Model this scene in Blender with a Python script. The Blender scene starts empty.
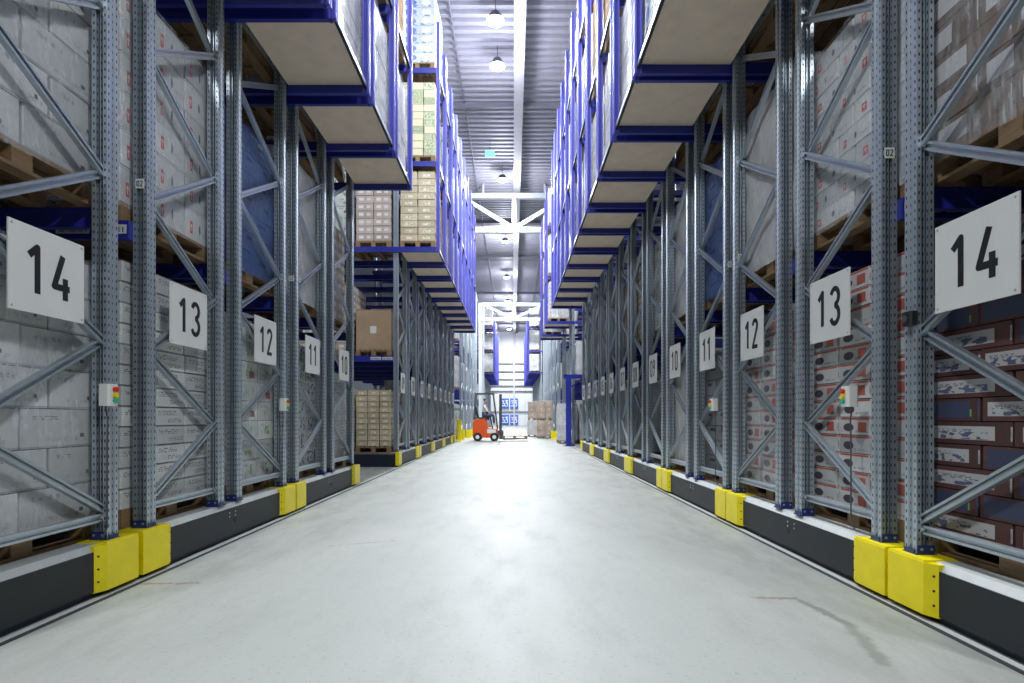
import bpy, math, random
from mathutils import Vector, Matrix
R = random.Random(7)
sc = bpy.context.scene
COL = sc.collection
CAM_H = 1.13
# ------------------------------------------------------------------ camera
cd = bpy.data.cameras.new('camera'); cam = bpy.data.objects.new('camera', cd); COL.objects.link(cam)
cam.location = (0, 0, CAM_H); cam.rotation_euler = (math.pi/2, 0, 0)
cd.sensor_width = 36; cd.lens = 570/1024*36
cd.shift_x = -1/1024; cd.shift_y = 75.5/1024
cd.clip_start = .05; cd.clip_end = 300
sc.camera = cam
sc.view_settings.view_transform = 'Standard'; sc.view_settings.look = 'None'
sc.view_settings.gamma = 1; sc.view_settings.use_curve_mapping = False
sc.view_settings.exposure = 0.22
sc.cycles.max_bounces = 8; sc.cycles.diffuse_bounces = 4; sc.cycles.glossy_bounces = 3
sc.cycles.transparent_max_bounces = 12; sc.cycles.sample_clamp_indirect = 4
sc.cycles.caustics_reflective = False; sc.cycles.caustics_refractive = False
# ------------------------------------------------------------------ world: dim fill, added to come in from the open end behind the camera
w = bpy.data.worlds.new('hall_fill'); sc.world = w; w.use_nodes = True
w.node_tree.nodes['Background'].inputs[0].default_value = (.86, .93, 1, 1)
w.node_tree.nodes['Background'].inputs[1].default_value = .07
# ------------------------------------------------------------------ high-bay lamps (light part; fixtures are built below)
LAMP_X = -.48
LAMPS = [(-8, 30), (3.0, 420), (8.5, 700), (15.5, 560), (17.5, 620), (25.9, 1050), (35, 1500), (44, 1000), (53, 1300), (62, 1300), (70, 1300)]
LAMP_Z = 12.0
for ly, p in LAMPS:
    l = bpy.data.lights.new('high_bay_light', 'AREA'); l.shape = 'DISK'; l.size = .5; l.energy = p; l.color = (.93, .97, 1)
    o = bpy.data.objects.new('high_bay_light', l); o.location = (LAMP_X, ly, LAMP_Z-.22); COL.objects.link(o)
    l2 = bpy.data.lights.new('high_bay_glow', 'POINT'); l2.shadow_soft_size = .2; l2.energy = p*.28; l2.color = (.85, .88, 1)
    o2 = bpy.data.objects.new('high_bay_glow', l2); o2.location = (LAMP_X, ly, LAMP_Z-.35); COL.objects.link(o2)

for cx in (-4.5, 4.5):   # fill lights added behind the camera to lift the near racks
    l = bpy.data.lights.new('rack_fill_light', 'AREA'); l.shape = 'DISK'; l.size = .9; l.energy = 400; l.color = (.93, .97, 1)
    o = bpy.data.objects.new('rack_fill_light', l); o.location = (cx, -2.2, 8.5); COL.objects.link(o)
    d_ = Vector((-cx*.45, 4.5, 1.6))-o.location; o.rotation_euler = d_.to_track_quat('-Z', 'Y').to_euler()

# ================================================================== helpers
class NT:
    def __init__(s, name):
        s.m = bpy.data.materials.new(name); s.m.use_nodes = True; s.t = s.m.node_tree; s.n = s.t.nodes
        s.b = s.n['Principled BSDF']; s.out = s.n['Material Output']
    def new(s, typ, **k):
        x = s.n.new(typ)
        for a, b in k.items(): setattr(x, a, b)
        return x
    def link(s, a, b): s.t.links.new(a, b)
    def val(s, x, sock):
        if isinstance(x, (int, float)): sock.default_value = x
        elif isinstance(x, tuple): sock.default_value = x if len(x) == 4 else (*x, 1)
        else: s.link(x, sock)
    def math(s, op, a, b=0.0, c=0.0):
        x = s.new('ShaderNodeMath', operation=op); s.val(a, x.inputs[0]); s.val(b, x.inputs[1]); s.val(c, x.inputs[2]); return x.outputs[0]
    def mix(s, f, a, b):
        x = s.new('ShaderNodeMix', data_type='RGBA'); s.val(f, x.inputs[0]); s.val(a, x.inputs[6]); s.val(b, x.inputs[7]); return x.outputs[2]
    def noise(s, vec, scale=5, detail=2, rough=.5):
        x = s.new('ShaderNodeTexNoise'); x.inputs['Scale'].default_value = scale; x.inputs['Detail'].default_value = detail; x.inputs['Roughness'].default_value = rough
        if vec is not None: s.link(vec, x.inputs['Vector'])
        return x.outputs['Fac']
    def obj(s): return s.new('ShaderNodeTexCoord').outputs['Object']
    def uv(s): return s.new('ShaderNodeTexCoord').outputs['UV']
    def sep(s, v):
        x = s.new('ShaderNodeSeparateXYZ'); s.link(v, x.inputs[0]); return x.outputs
    def comb(s, a, b, c=0.0):
        x = s.new('ShaderNodeCombineXYZ'); s.val(a, x.inputs[0]); s.val(b, x.inputs[1]); s.val(c, x.inputs[2]); return x.outputs[0]
    def mapping(s, v, sc_=(1, 1, 1), loc=(0, 0, 0)):
        x = s.new('ShaderNodeMapping'); s.link(v, x.inputs[0]); x.inputs['Scale'].default_value = sc_; x.inputs['Location'].default_value = loc; return x.outputs[0]
    def step(s, v, lo, hi):
        x = s.new('ShaderNodeMapRange'); x.inputs[1].default_value = lo; x.inputs[2].default_value = hi; s.link(v, x.inputs[0]); return x.outputs[0]
    def within(s, v, c, h): # |v-c|<h
        return s.math('LESS_THAN', s.math('ABSOLUTE', s.math('SUBTRACT', v, c)), h)
    def rect(s, u, v, cu, cv, hu, hv): return s.math('MULTIPLY', s.within(u, cu, hu), s.within(v, cv, hv))
    def oval(s, u, v, cu, cv, hu, hv):
        a = s.math('POWER', s.math('ABSOLUTE', s.math('DIVIDE', s.math('SUBTRACT', u, cu), hu)), 2)
        b = s.math('POWER', s.math('ABSOLUTE', s.math('DIVIDE', s.math('SUBTRACT', v, cv), hv)), 2)
        return s.math('LESS_THAN', s.math('ADD', a, b), 1)
    def bump(s, h, strength=.3, dist=.01):
        x = s.new('ShaderNodeBump'); x.inputs['Strength'].default_value = strength; x.inputs['Distance'].default_value = dist
        s.link(h, x.inputs['Height']); s.link(x.outputs[0], s.b.inputs['Normal'])
    def set(s, col=None, rough=.5, metal=0.0, **k):
        if col is not None: s.val(col, s.b.inputs['Base Color'])
        s.val(rough, s.b.inputs['Roughness']); s.val(metal, s.b.inputs['Metallic'])
        return s.m

def plain(name, col, rough=.5, metal=0.0, var=.06, scale=6, bump=0):
    t = NT(name); n = t.noise(t.obj(), scale, 3)
    lo = tuple(c*(1-var*2) for c in col); hi = tuple(min(1, c*(1+var)) for c in col)
    if bump: t.bump(n, bump)
    return t.set(t.mix(n, lo, hi), rough, metal)

def mat_galv(perf):
    t = NT('galvanised_perforated' if perf else 'galvanised_steel')
    o = t.obj(); n = t.noise(t.mapping(o, (1, 1, .35)), 30, 4, .6); n2 = t.noise(o, 3, 2)
    col = t.mix(n, (.40, .47, .53), (.66, .73, .79)); col = t.mix(t.math('MULTIPLY', n2, .45), col, (.38, .45, .52))
    metal = .72
    if perf:
        x, y, z = t.sep(o)[:3]
        nrm = t.sep(t.new('ShaderNodeNewGeometry').outputs['Normal'])
        sel = t.math('GREATER_THAN', t.math('ABSOLUTE', nrm[0]), .6)
        ax = t.math('ABSOLUTE', x); ay = t.math('ABSOLUTE', y)
        a = t.math('ADD', t.math('MULTIPLY', sel, ay), t.math('MULTIPLY', t.math('SUBTRACT', 1.0, sel), ax))
        fz = t.math('FRACT', t.math('DIVIDE', z, .05))
        hole = t.oval(a, fz, .0355, .5, .0052, .22)
        nz = t.math('LESS_THAN', t.math('ABSOLUTE', nrm[2]), .5)
        hole = t.math('MULTIPLY', hole, nz)
        col = t.mix(hole, col, (.05, .06, .09))
        return t.set(col, t.math('ADD', .36, t.math('MULTIPLY', hole, .5)), t.math('SUBTRACT', metal, t.math('MULTIPLY', hole, metal)))
    return t.set(col, .38, metal)

def carton_mat(name, base, marks, var=.24, rough=.6, dirt=.5, tape=None):
    """marks: list of (shape, cu, cv, hu, hv, colour) in the face's own 0..1 coordinates"""
    t = NT(name); u, v, _ = t.sep(t.uv())[:3]
    g = t.new('ShaderNodeNewGeometry'); rnd = t.math('FRACT', t.math('ADD', g.outputs['Random Per Island'], t.new('ShaderNodeObjectInfo').outputs['Random']))
    lo = tuple(c*(1-var*1.6) for c in base); col = t.mix(rnd, lo, base)
    n = t.noise(t.obj(), 9, 3); col = t.mix(t.math('MULTIPLY', t.step(n, .35, .7), dirt), col, tuple(c*.62 for c in base))
    nz = t.math('LESS_THAN', t.math('ABSOLUTE', t.sep(g.outputs['Normal'])[2]), .5)
    for (shp, cu, cv, hu, hv, c) in marks:
        if shp == 'rect': m = t.rect(u, v, cu, cv, hu, hv)
        elif shp == 'oval': m = t.oval(u, v, cu, cv, hu, hv)
        elif shp == 'text':
            nn = t.noise(t.comb(t.math('ADD', t.math('MULTIPLY', u, 22), t.math('MULTIPLY', rnd, 90)), t.math('MULTIPLY', v, 7)), 1, 1)
            ln = t.math('LESS_THAN', t.math('FRACT', t.math('MULTIPLY', v, 1/max(.02, hv)*1.5)), .5)
            m = t.math('MULTIPLY', t.math('MULTIPLY', t.rect(u, v, cu, cv, hu, hv), t.math('GREATER_THAN', nn, .5)), ln)
        elif shp == 'blob':
            nn = t.noise(t.comb(t.math('ADD', t.math('MULTIPLY', u, 7), t.math('MULTIPLY', rnd, 50)), t.math('MULTIPLY', v, 4)), 1, 2)
            m = t.math('MULTIPLY', t.rect(u, v, cu, cv, hu, hv), t.math('GREATER_THAN', nn, .52))
        elif shp == 'some': # mark present on part of the boxes only
            m = t.math('MULTIPLY', t.rect(u, v, cu, cv, hu, hv), t.math('GREATER_THAN', t.math('FRACT', t.math('MULTIPLY', rnd, 7.3)), .55))
        m = t.math('MULTIPLY', m, nz)
        col = t.mix(m, col, c)
    return t.set(col, rough)

def film_mat(name, col, lo, hi, rough=.22):
    t = NT(name); o = t.obj()
    n = t.noise(t.mapping(o, (2.2, 2.2, 1.1)), 3.0, 5, .65); n2 = t.noise(t.mapping(o, (9, 9, 2.2)), 3, 3, .6)
    f = t.math('MULTIPLY', t.step(n, .38, .68), t.step(n2, .3, .75))
    f = t.math('ADD', lo, t.math('MULTIPLY', f, hi-lo))
    t.bump(n2, .5, .03); t.set(col, rough)
    t.b.inputs['Specular IOR Level'].default_value = .8
    tr = t.new('ShaderNodeBsdfTransparent'); mx = t.new('ShaderNodeMixShader')
    t.link(f, mx.inputs[0]); t.link(tr.outputs[0], mx.inputs[1]); t.link(t.b.outputs[0], mx.inputs[2]); t.link(mx.outputs[0], t.out.inputs[0])
    return t.m

def emit(name, col, s):
    t = NT(name); t.set((col[0]*.5, col[1]*.5, col[2]*.5), .4); t.val(col, t.b.inputs['Emission Color']); t.b.inputs['Emission Strength'].default_value = s
    return t.m

M = {}
M['galv'] = mat_galv(False); M['perf'] = mat_galv(True)
M['blue'] = plain('blue_paint', (.020, .030, .30), .38, 0, .12)
M['post_blue_lit'] = plain('blue_post_lit_paint', (.085, .09, .50), .5, 0, .1)  # paler than the beams: light on the posts put into the colour
M['foot_blue'] = plain('blue_foot_paint', (.012, .03, .16), .4)
M['yellow'] = plain('yellow_paint', (.86, .72, .0), .38, 0, .08, 9)
M['black'] = plain('black_rubber', (.008, .009, .011), .6)
M['anth'] = plain('anthracite_paint', (.010, .012, .016), .5, 0, .2, 4)
M['navy'] = plain('navy_chassis', (.010, .014, .035), .5)
M['lip'] = plain('pale_steel_lip', (.52, .55, .54), .5, .1, .12, 8)
M['white'] = plain('white_plate', (.80, .80, .78), .5, 0, .03)
M['ink'] = plain('black_ink', (.01, .01, .012), .5)
M['red'] = plain('red_plastic', (.7, .03, .01), .35)
M['green'] = plain('green_plastic', (.05, .45, .3), .35)
M['orange'] = plain('orange_paint', (.75, .10, .015), .35)
M['grey'] = plain('dark_grey_paint', (.07, .075, .085), .4)
M['steelwhite'] = plain('white_steel', (.62, .66, .70), .45)
M['board'] = plain('chipboard', (.86, .71, .58), .7, 0, .10, 5)
M['plydeck'] = plain('worn_deck', (.20, .18, .15), .7, 0, .2, 5)
M['skin'] = plain('skin', (.55, .33, .25), .55)
M['shirt'] = plain('shirt', (.68, .68, .72), .7)
M['trousers'] = plain('trousers', (.05, .07, .16), .8)
M['hair'] = plain('hair', (.06, .035, .02), .7)
t = NT('pallet_wood'); o_ = t.obj(); n_ = t.noise(t.mapping(o_, (3, 1, 8)), 6, 4, .6)
M['wood'] = t.set(t.mix(n_, (.13, .075, .035), (.36, .24, .13)), .75)
t = NT('barcode'); u_, v_, _ = t.sep(t.uv())[:3]
nn_ = t.math('GREATER_THAN', t.noise(t.comb(t.math('MULTIPLY', u_, 60), 0.0), 1, 0), .5)
M['barcode'] = t.set(t.mix(t.math('MULTIPLY', nn_, t.rect(u_, v_, .5, .45, .42, .3)), (.62, .63, .62), (.03, .03, .04)), .5)
W = (.75, .77, .76)
K = {  # carton looks: (material, description, (x,y,z) size)
 'big':   (carton_mat('white_carton_large', (.74, .755, .76), [('text', .3, .78, .18, .06, (.12, .13, .16)), ('rect', .5, .03, .5, .02, (.3, .3, .32)), ('text', .6, .2, .3, .05, (.3, .3, .33)), ('rect', .78, .3, .03, .05, (.1, .1, .12))]), 'large white shrink-wrapped cartons', (.4, .6, .25)),
 'text':  (carton_mat('white_carton_printed', (.74, .755, .76), [('text', .40, .68, .34, .14, (.06, .06, .07)), ('text', .66, .28, .26, .12, (.08, .08, .08)), ('rect', .5, .97, .5, .02, (.2, .2, .2))]), 'flat white cartons with black print', (.4, .4, .15)),
 'green': (carton_mat('white_carton_green_label', W, [('text', .3, .78, .2, .08, (.15, .15, .15)), ('blob', .5, .52, .22, .26, (.20, .40, .14)), ('some', .66, .35, .16, .17, (.30, .05, .06))]), 'white cartons with green and red labels', (.4, .4, .20)),
 'dark':  (carton_mat('white_carton_black_blobs', (.6, .62, .63), [('blob', .5, .5, .42, .4, (.03, .035, .05)), ('text', .5, .1, .4, .04, (.2, .2, .2))]), 'white cartons with black patches', (.4, .4, .24)),
 'oval':  (carton_mat('white_carton_red_stripe', (.74, .755, .76), [('rect', .5, .92, .46, .055, (.50, .09, .06)), ('oval', .3, .42, .17, .24, (.08, .06, .08)), ('some', .74, .45, .13, .28, (.5, .12, .09)), ('text', .7, .2, .2, .07, (.1, .1, .15))]), 'white cartons with red stripes', (.4, .4, .13)),
 'plum':  (carton_mat('maroon_edged_carton', (.12, .052, .05), [('rect', .46, .5, .38, .30, (.50, .49, .50)), ('text', .36, .6, .22, .08, (.06, .07, .12)), ('some', .82, .35, .07, .16, (.15, .4, .12)), ('blob', .46, .38, .3, .16, (.10, .12, .2)), ('some', .46, .5, .40, .38, (.05, .06, .12))]), 'maroon cartons with white printed fronts', (.4, .6, .13)),
 'logo':  (carton_mat('white_carton_red_logo', (.74, .755, .76), [('rect', .5, .94, .5, .012, (.3, .3, .34)), ('rect', .2, .4, .05, .2, (.50, .07, .05)), ('rect', .2, .4, .012, .12, (.7, .6, .6)), ('rect', .2, .45, .035, .03, (.7, .6, .6)), ('oval', .55, .45, .035, .16, (.08, .08, .14)), ('text', .8, .3, .12, .08, (.25, .25, .3))]), 'white cartons with small red logos', (.4, .6, .165)),
 'brown': (carton_mat('brown_carton_white_label', (.24, .17, .125), [('rect', .3, .56, .22, .30, (.60, .60, .62)), ('text', .75, .4, .17, .08, (.05, .04, .04))]), 'brown cartons with white labels', (.4, .6, .20)),
 'kraft': (carton_mat('kraft_carton', (.50, .35, .22), [('rect', .5, .5, .09, .09, (.65, .65, .62)), ('rect', .5, .985, .5, .01, (.25, .17, .1))]), 'brown kraft cartons', (.4, .6, .34)),
 'tan':   (carton_mat('tan_tray', (.66, .58, .42), [('rect', .5, .42, .22, .2, (.76, .74, .66)), ('rect', .5, .93, .5, .05, (.36, .28, .18)), ('blob', .5, .4, .45, .25, (.55, .45, .25))]), 'cream produce trays', (.4, .4, .12)),
 'lime':  (carton_mat('green_tray', (.66, .66, .50), [('blob', .5, .5, .46, .42, (.22, .34, .16)), ('rect', .5, .94, .5, .05, (.50, .46, .28)), ('some', .5, .5, .46, .45, (.70, .65, .44))]), 'green and cream produce trays', (.27, .4, .18)),
 'sky':   (carton_mat('blue_white_carton', (.62, .70, .80), [('oval', .28, .5, .2, .36, (.06, .15, .42)), ('oval', .76, .5, .13, .3, (.82, .84, .88)), ('blob', .5, .12, .5, .1, (.05, .13, .4))]), 'white cartons with blue circles', (.4, .4, .20)),
 'pink':  (carton_mat('pale_carton_labels', (.58, .50, .45), [('rect', .3, .5, .14, .2, (.7, .7, .7)), ('rect', .75, .5, .12, .18, (.62, .62, .65)), ('rect', .5, .95, .5, .03, (.3, .22, .18))]), 'pale brown cartons with small labels', (.4, .4, .17)),
 'grey':  (carton_mat('grey_crate', (.30, .31, .33), [('rect', .5, .7, .16, .1, (.04, .04, .05)), ('rect', .5, .96, .5, .03, (.15, .16, .18))]), 'grey stacking crates', (.4, .6, .2)),
 'crate': (carton_mat('white_crate', (.70, .71, .73), [('rect', .5, .94, .5, .05, (.48, .5, .54)), ('rect', .5, .5, .2, .08, (.5, .52, .56))]), 'white plastic crates', (.4, .6, .22)),
}
M['film'] = film_mat('clear_stretch_film', (.84, .88, .94), .05, .72, .18)
M['milk'] = film_mat('milky_stretch_film', (.74, .76, .78), .60, .97, .4)
M['bluefilm'] = film_mat('blue_plastic_film', (.03, .12, .42), .45, .95, .25)

class MB:
    def __init__(s): s.v = []; s.f = []; s.m = []; s.uv = []; s.mats = []
    def mi(s, mat):
        if mat not in s.mats: s.mats.append(mat)
        return s.mats.index(mat)
    def quad(s, idx, mat, uv=None):
        s.f.append(idx); s.m.append(s.mi(mat)); s.uv.append(uv or [(0, 0), (1, 0), (1, 1), (0, 1)][:len(idx)] + [(0, 0)]*(len(idx)-4))
    def hexa(s, p, mat):  # p: 4 bottom ccw, 4 top
        b = len(s.v); s.v += [tuple(q) for q in p]
        for f in ((3, 2, 1, 0), (4, 5, 6, 7), (0, 1, 5, 4), (1, 2, 6, 5), (2, 3, 7, 6), (3, 0, 4, 7)):
            s.quad([b+i for i in f], mat)
    def box(s, x0, x1, y0, y1, z0, z1, mat):
        if x0 > x1: x0, x1 = x1, x0
        if y0 > y1: y0, y1 = y1, y0
        s.hexa([(x0, y0, z0), (x1, y0, z0), (x1, y1, z0), (x0, y1, z0), (x0, y0, z1), (x1, y0, z1), (x1, y1, z1), (x0, y1, z1)], mat)
    def bevbox(s, x0, x1, y0, y1, z0, z1, mat, b=.006):  # vertical edges chamfered
        if x0 > x1: x0, x1 = x1, x0
        pts = [(x0+b, y0), (x1-b, y0), (x1, y0+b), (x1, y1-b), (x1-b, y1), (x0+b, y1), (x0, y1-b), (x0, y0+b)]
        s.prism(pts, z0, z1, mat)
    def prism(s, pts, z0, z1, mat, axis='z', at=0):
        b = len(s.v); n = len(pts)
        for z in (z0, z1):
            for (a, c) in pts:
                s.v.append((a, c, z) if axis == 'z' else ((a, z, c) if axis == 'y' else (z, a, c)))
        s.quad(list(range(b+n-1, b-1, -1)), mat, [(0, 0)]*n); s.quad(list(range(b+n, b+2*n)), mat, [(0, 0)]*n)
        for i in range(n):
            j = (i+1) % n; s.quad([b+i, b+j, b+n+j, b+n+i], mat)
    def bar(s, p, q, w, h, mat, up=(0, 0, 1)):
        p = Vector(p); q = Vector(q); d = (q-p).normalized(); upv = Vector(up)
        if abs(d.dot(upv)) > .99: upv = Vector((1, 0, 0))
        a = d.cross(upv).normalized()*w/2; c = a.cross(d).normalized()*h/2
        s.hexa([p-a-c, p+a-c, q+a-c, q-a-c, p-a+c, p+a+c, q+a+c, q-a+c], mat)
    def tube(s, p, q, r, mat, n=10, r2=None):
        p = Vector(p); q = Vector(q); d = (q-p).normalized(); up = Vector((0, 0, 1)) if abs(d.z) < .9 else Vector((1, 0, 0))
        a = d.cross(up).normalized(); c = a.cross(d); b = len(s.v); r2 = r if r2 is None else r2
        for (pt, rr) in ((p, r), (q, r2)):
            for i in range(n):
                th = 2*math.pi*i/n; s.v.append(tuple(pt + a*rr*math.cos(th) + c*rr*math.sin(th)))
        s.quad([b+i for i in range(n)][::-1], mat, [(0, 0)]*n); s.quad([b+n+i for i in range(n)], mat, [(0, 0)]*n)
        for i in range(n): j = (i+1) % n; s.quad([b+i, b+j, b+n+j, b+n+i], mat)
    def mesh(s, name):
        me = bpy.data.meshes.new(name); me.from_pydata(s.v, [], s.f)
        for m in s.mats: me.materials.append(m)
        me.polygons.foreach_set('material_index', s.m)
        ul = me.uv_layers.new(name='uv'); flat = [c for f in s.uv for p in f for c in p]
        ul.data.foreach_set('uv', flat)
        me.update(); return me
    def build(s, name, parent=None, loc=(0, 0, 0)): return put(name, s.mesh(name), parent, loc)

def put(name, data, parent=None, loc=(0, 0, 0), rot=None):
    o = bpy.data.objects.new(name, data); COL.objects.link(o); o.location = loc
    if rot: o.rotation_euler = rot
    if parent is not None: o.parent = parent
    return o
def thing(name, label, cat, loc=(0, 0, 0), group=None):
    o = put(name, None, None, loc); o.empty_display_size = .2; o['label'] = label; o['category'] = cat
    if group: o['group'] = group
    return o
def struct(name, mb, loc=(0, 0, 0)):
    o = mb.build(name, None, loc); o['kind'] = 'structure'; return o
CACHE = {}
def cached(key, fn):
    if key not in CACHE: CACHE[key] = fn()
    return CACHE[key]

# ================================================================== floor, roof, walls
t = NT('sealed_concrete'); o_ = t.obj(); x_, y_, z_ = t.sep(o_)[:3]
n1 = t.noise(o_, .5, 4, .6); n2 = t.noise(t.mapping(o_, (1, .35, 1)), 3, 6, .7); n3 = t.noise(o_, 40, 2)
col = t.mix(n1, (.235, .25, .235), (.315, .33, .312)); col = t.mix(t.math('MULTIPLY', t.step(n2, .50, .72), .35), col, (.19, .205, .185))
col = t.mix(t.math('MULTIPLY', t.step(n3, .60, .72), .4), col, (.16, .17, .15))
ex = t.math('SUBTRACT', t.math('ABSOLUTE', t.math('SUBTRACT', x_, -.15)), 1.75)   # worn, grimier bands along both racks
col = t.mix(t.math('MULTIPLY', t.math('MULTIPLY', t.step(ex, -.5, .8), t.step(n2, .36, .62)), .7), col, (.14, .15, .125))
def seg(ax, ay, bx, by, wid):   # distance mask to a floor segment, broken up by noise
    dx, dy = bx-ax, by-ay; L2 = dx*dx+dy*dy
    px = t.math('SUBTRACT', x_, ax); py = t.math('SUBTRACT', y_, ay)
    h = t.math('DIVIDE', t.math('ADD', t.math('MULTIPLY', px, dx), t.math('MULTIPLY', py, dy)), L2)
    h = t.math('MINIMUM', t.math('MAXIMUM', h, 0.0), 1.0)
    qx = t.math('SUBTRACT', px, t.math('MULTIPLY', h, dx)); qy = t.math('SUBTRACT', py, t.math('MULTIPLY', h, dy))
    d = t.math('SQRT', t.math('ADD', t.math('MULTIPLY', qx, qx), t.math('MULTIPLY', qy, qy)))
    d = t.math('ADD', d, t.math('MULTIPLY', t.math('SUBTRACT', t.noise(o_, 14, 3, .7), .5), .11))
    mr = t.step(d, wid, wid*.3); return mr
for s_ in ((1.52, 3.57, 1.76, 3.55, .03, (.17, .11, .095)), (1.76, 3.55, 1.83, 3.1, .04, (.13, .13, .115)), (1.83, 3.1, 1.70, 2.62, .05, (.15, .15, .135)), (-2.5, 3.86, -2.15, 3.88, .022, (.17, .10, .07)), (-1.1, 5.2, -1.6, 5.0, .02, (.18, .18, .16))):
    col = t.mix(t.math('MULTIPLY', seg(*s_[:5]), .8), col, s_[5])
t.bump(n2, .04, .01)
M['floor'] = t.set(col, t.math('ADD', .44, t.math('MULTIPLY', n2, .24)))
b = MB(); b.box(-16, 16, -14, 80, -.2, 0, M['floor']); struct('floor', b)
# corrugated roof deck, ribs across the aisle
M['roof'] = plain('roof_sheet', (.36, .36, .42), .55, .1, .06)
b = MB(); HC = 12.6; y = -14.0; prof = []
while y < 80:
    prof += [(y, HC), (y+.13, HC), (y+.17, HC-.09), (y+.30, HC-.09)]; y += .34
n = len(prof); base = 0
for (yy, zz) in prof: b.v += [(-16, yy, zz), (16, yy, zz)]
for i in range(n-1): b.quad([2*i, 2*i+1, 2*i+3, 2*i+2], M['roof'])
struct('ceiling', b)
b = MB(); b.box(-16, 16, -14, 80, HC+.03, HC+.2, M['roof']); struct('roof_slab', b)
M['rbeam'] = plain('roof_beam_paint', (.55, .56, .60), .5)
M['purlin'] = plain('purlin_paint', (.22, .22, .27), .5)
b = MB(); b.box(.03, .36, -13.8, 75.5, HC-.40, HC-.36, M['rbeam']); b.box(.16, .22, -13.8, 75.5, HC-.38, HC-.14, M['rbeam'])
b.box(.03, .36, -13.8, 75.5, HC-.14, HC-.11, M['rbeam'])
y = 1.0
while y < 75: b.box(.04, .35, y, y+.03, HC-.38, HC-.12, M['rbeam']); y += 3.0
struct('trim_1', b)
k = 2
for yy in (9.5, 20.6, 33, 40, 52, 61, 69):
    b = MB(); b.box(-15.8, 15.8, yy, yy+.12, HC-.26, HC-.095, M['purlin']); struct('trim_%d' % k, b); k += 1
for xx in (-1.75, 1.9):
    b = MB(); b.tube((xx, -13, HC-.13), (xx, 75, HC-.13), .022, M['purlin'], 8); struct('trim_%d' % k, b); k += 1
# end wall of white panels
t = NT('panel_wall'); x_, y_, z_ = t.sep(t.obj())[:3]
fx = t.math('LESS_THAN', t.math('FRACT', t.math('DIVIDE', t.math('ADD', x_, 40.0), 1.6)), .02)
col = t.mix(t.noise(t.obj(), .6, 2), (.66, .68, .70), (.78, .80, .82)); col = t.mix(fx, col, (.35, .37, .4))
M['wall'] = t.set(col, .5)
b = MB(); b.box(-16, 16, 76, 76.3, 0, HC, M['wall']); struct('wall_end', b)
M['sidewall'] = plain('side_wall', (.10, .11, .14), .7)
b = MB(); b.box(-16.3, -16, -14, 76, 0, HC, M['sidewall']); struct('wall_left', b)
b = MB(); b.box(16, 16.3, -14, 76, 0, HC, M['sidewall']); struct('wall_right', b)
M['girt'] = plain('girt_steel', (.16, .18, .22), .5)
for zz, hh in ((8.15, .16), (7.1, .16), (6.1, .12), (5.2, .14), (4.5, .14), (1.8, .08)):
    b = MB(); b.box(-15.9, 15.9, 75.8, 75.95, zz, zz+hh, M['girt']); struct('trim_%d' % k, b); k += 1
for xx in (.05, -4.6, 4.6):
    b = MB(); b.box(xx, xx+.22, 75.6, 75.78, 0, HC-.3, M['rbeam']); struct('trim_%d' % k, b); k += 1
# floor edge strips beside the bases
M['joint'] = plain('floor_joint', (.012, .012, .014), .7)
M['strip'] = plain('edge_strip', (.46, .48, .47), .45, .2)
for xs, s_, y1 in ((-2.60, 1, 28.0), (2.31, -1, 22.0)):
    b = MB(); b.box(xs, xs+s_*.045, -12, y1, 0.0005, .006, M['strip']); struct('trim_%d' % k, b); k += 1
    b = MB(); b.box(xs+s_*.045, xs+s_*.075, -12, y1, 0.0005, .004, M['joint']); struct('trim_%d' % k, b); k += 1

# ================================================================== racks
SIDES = {-1: dict(XF=2.62, XB=2.60, XO=1.70, name='left', L1=2.52, L2=4.99, L3=6.93, L4=9.05),
          1: dict(XF=2.33, XB=2.31, XO=1.33, name='right', L1=2.50, L2=4.90, L3=6.68, L4=8.65)}
UP = 10.0
def upright_mesh(z0, z1, mat, h=.05):
    def f():
        b = MB(); a, g, dd = h, h*.34, h*.26
        flat = [(-a, -a), (-g-.004, -a), (-g+.002, -a+dd), (g-.002, -a+dd), (g+.004, -a)]
        k_ = a/.05   # open channel towards the pallets: two perforated lips, a deep recess and a thin inner rib
        deep = [(-a, -a), (-.022*k_, -a), (-.022*k_, -.012*k_), (-.003, -.012*k_), (-.003, -a+.010), (.003, -a+.010), (.003, -.012*k_), (.022*k_, -.012*k_), (.022*k_, -a)]
        pts = []
        for kq in range(4):
            for (x, y) in (deep if kq % 2 == 0 else flat):
                for _ in range(kq): x, y = -y, x
                pts.append((x, y))
        b.prism(pts, z0, z1, mat); return b.mesh('upright')
    return cached(('up', z0, z1, mat.name, h), f)
def foot_mesh():
    def f():
        b = MB(); b.box(-.06, .06, -.06, .06, 0, .01, M['foot_blue']); b.box(-.05, .05, -.057, -.051, .01, .06, M['foot_blue'])
        b.box(-.05, .05, .051, .057, .01, .06, M['foot_blue'])
        b.box(-.057, -.051, -.04, .04, .01, .035, M['foot_blue']); b.box(.051, .057, -.04, .04, .01, .035, M['foot_blue'])
        for sy in (-.062, .062):
            for xx in (-.028, .028): b.tube((xx, sy-.002, .038), (xx, sy+.002, .038), .009, M['galv'], 6)
        return b.mesh('footplate')
    return cached('foot', f)
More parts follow.
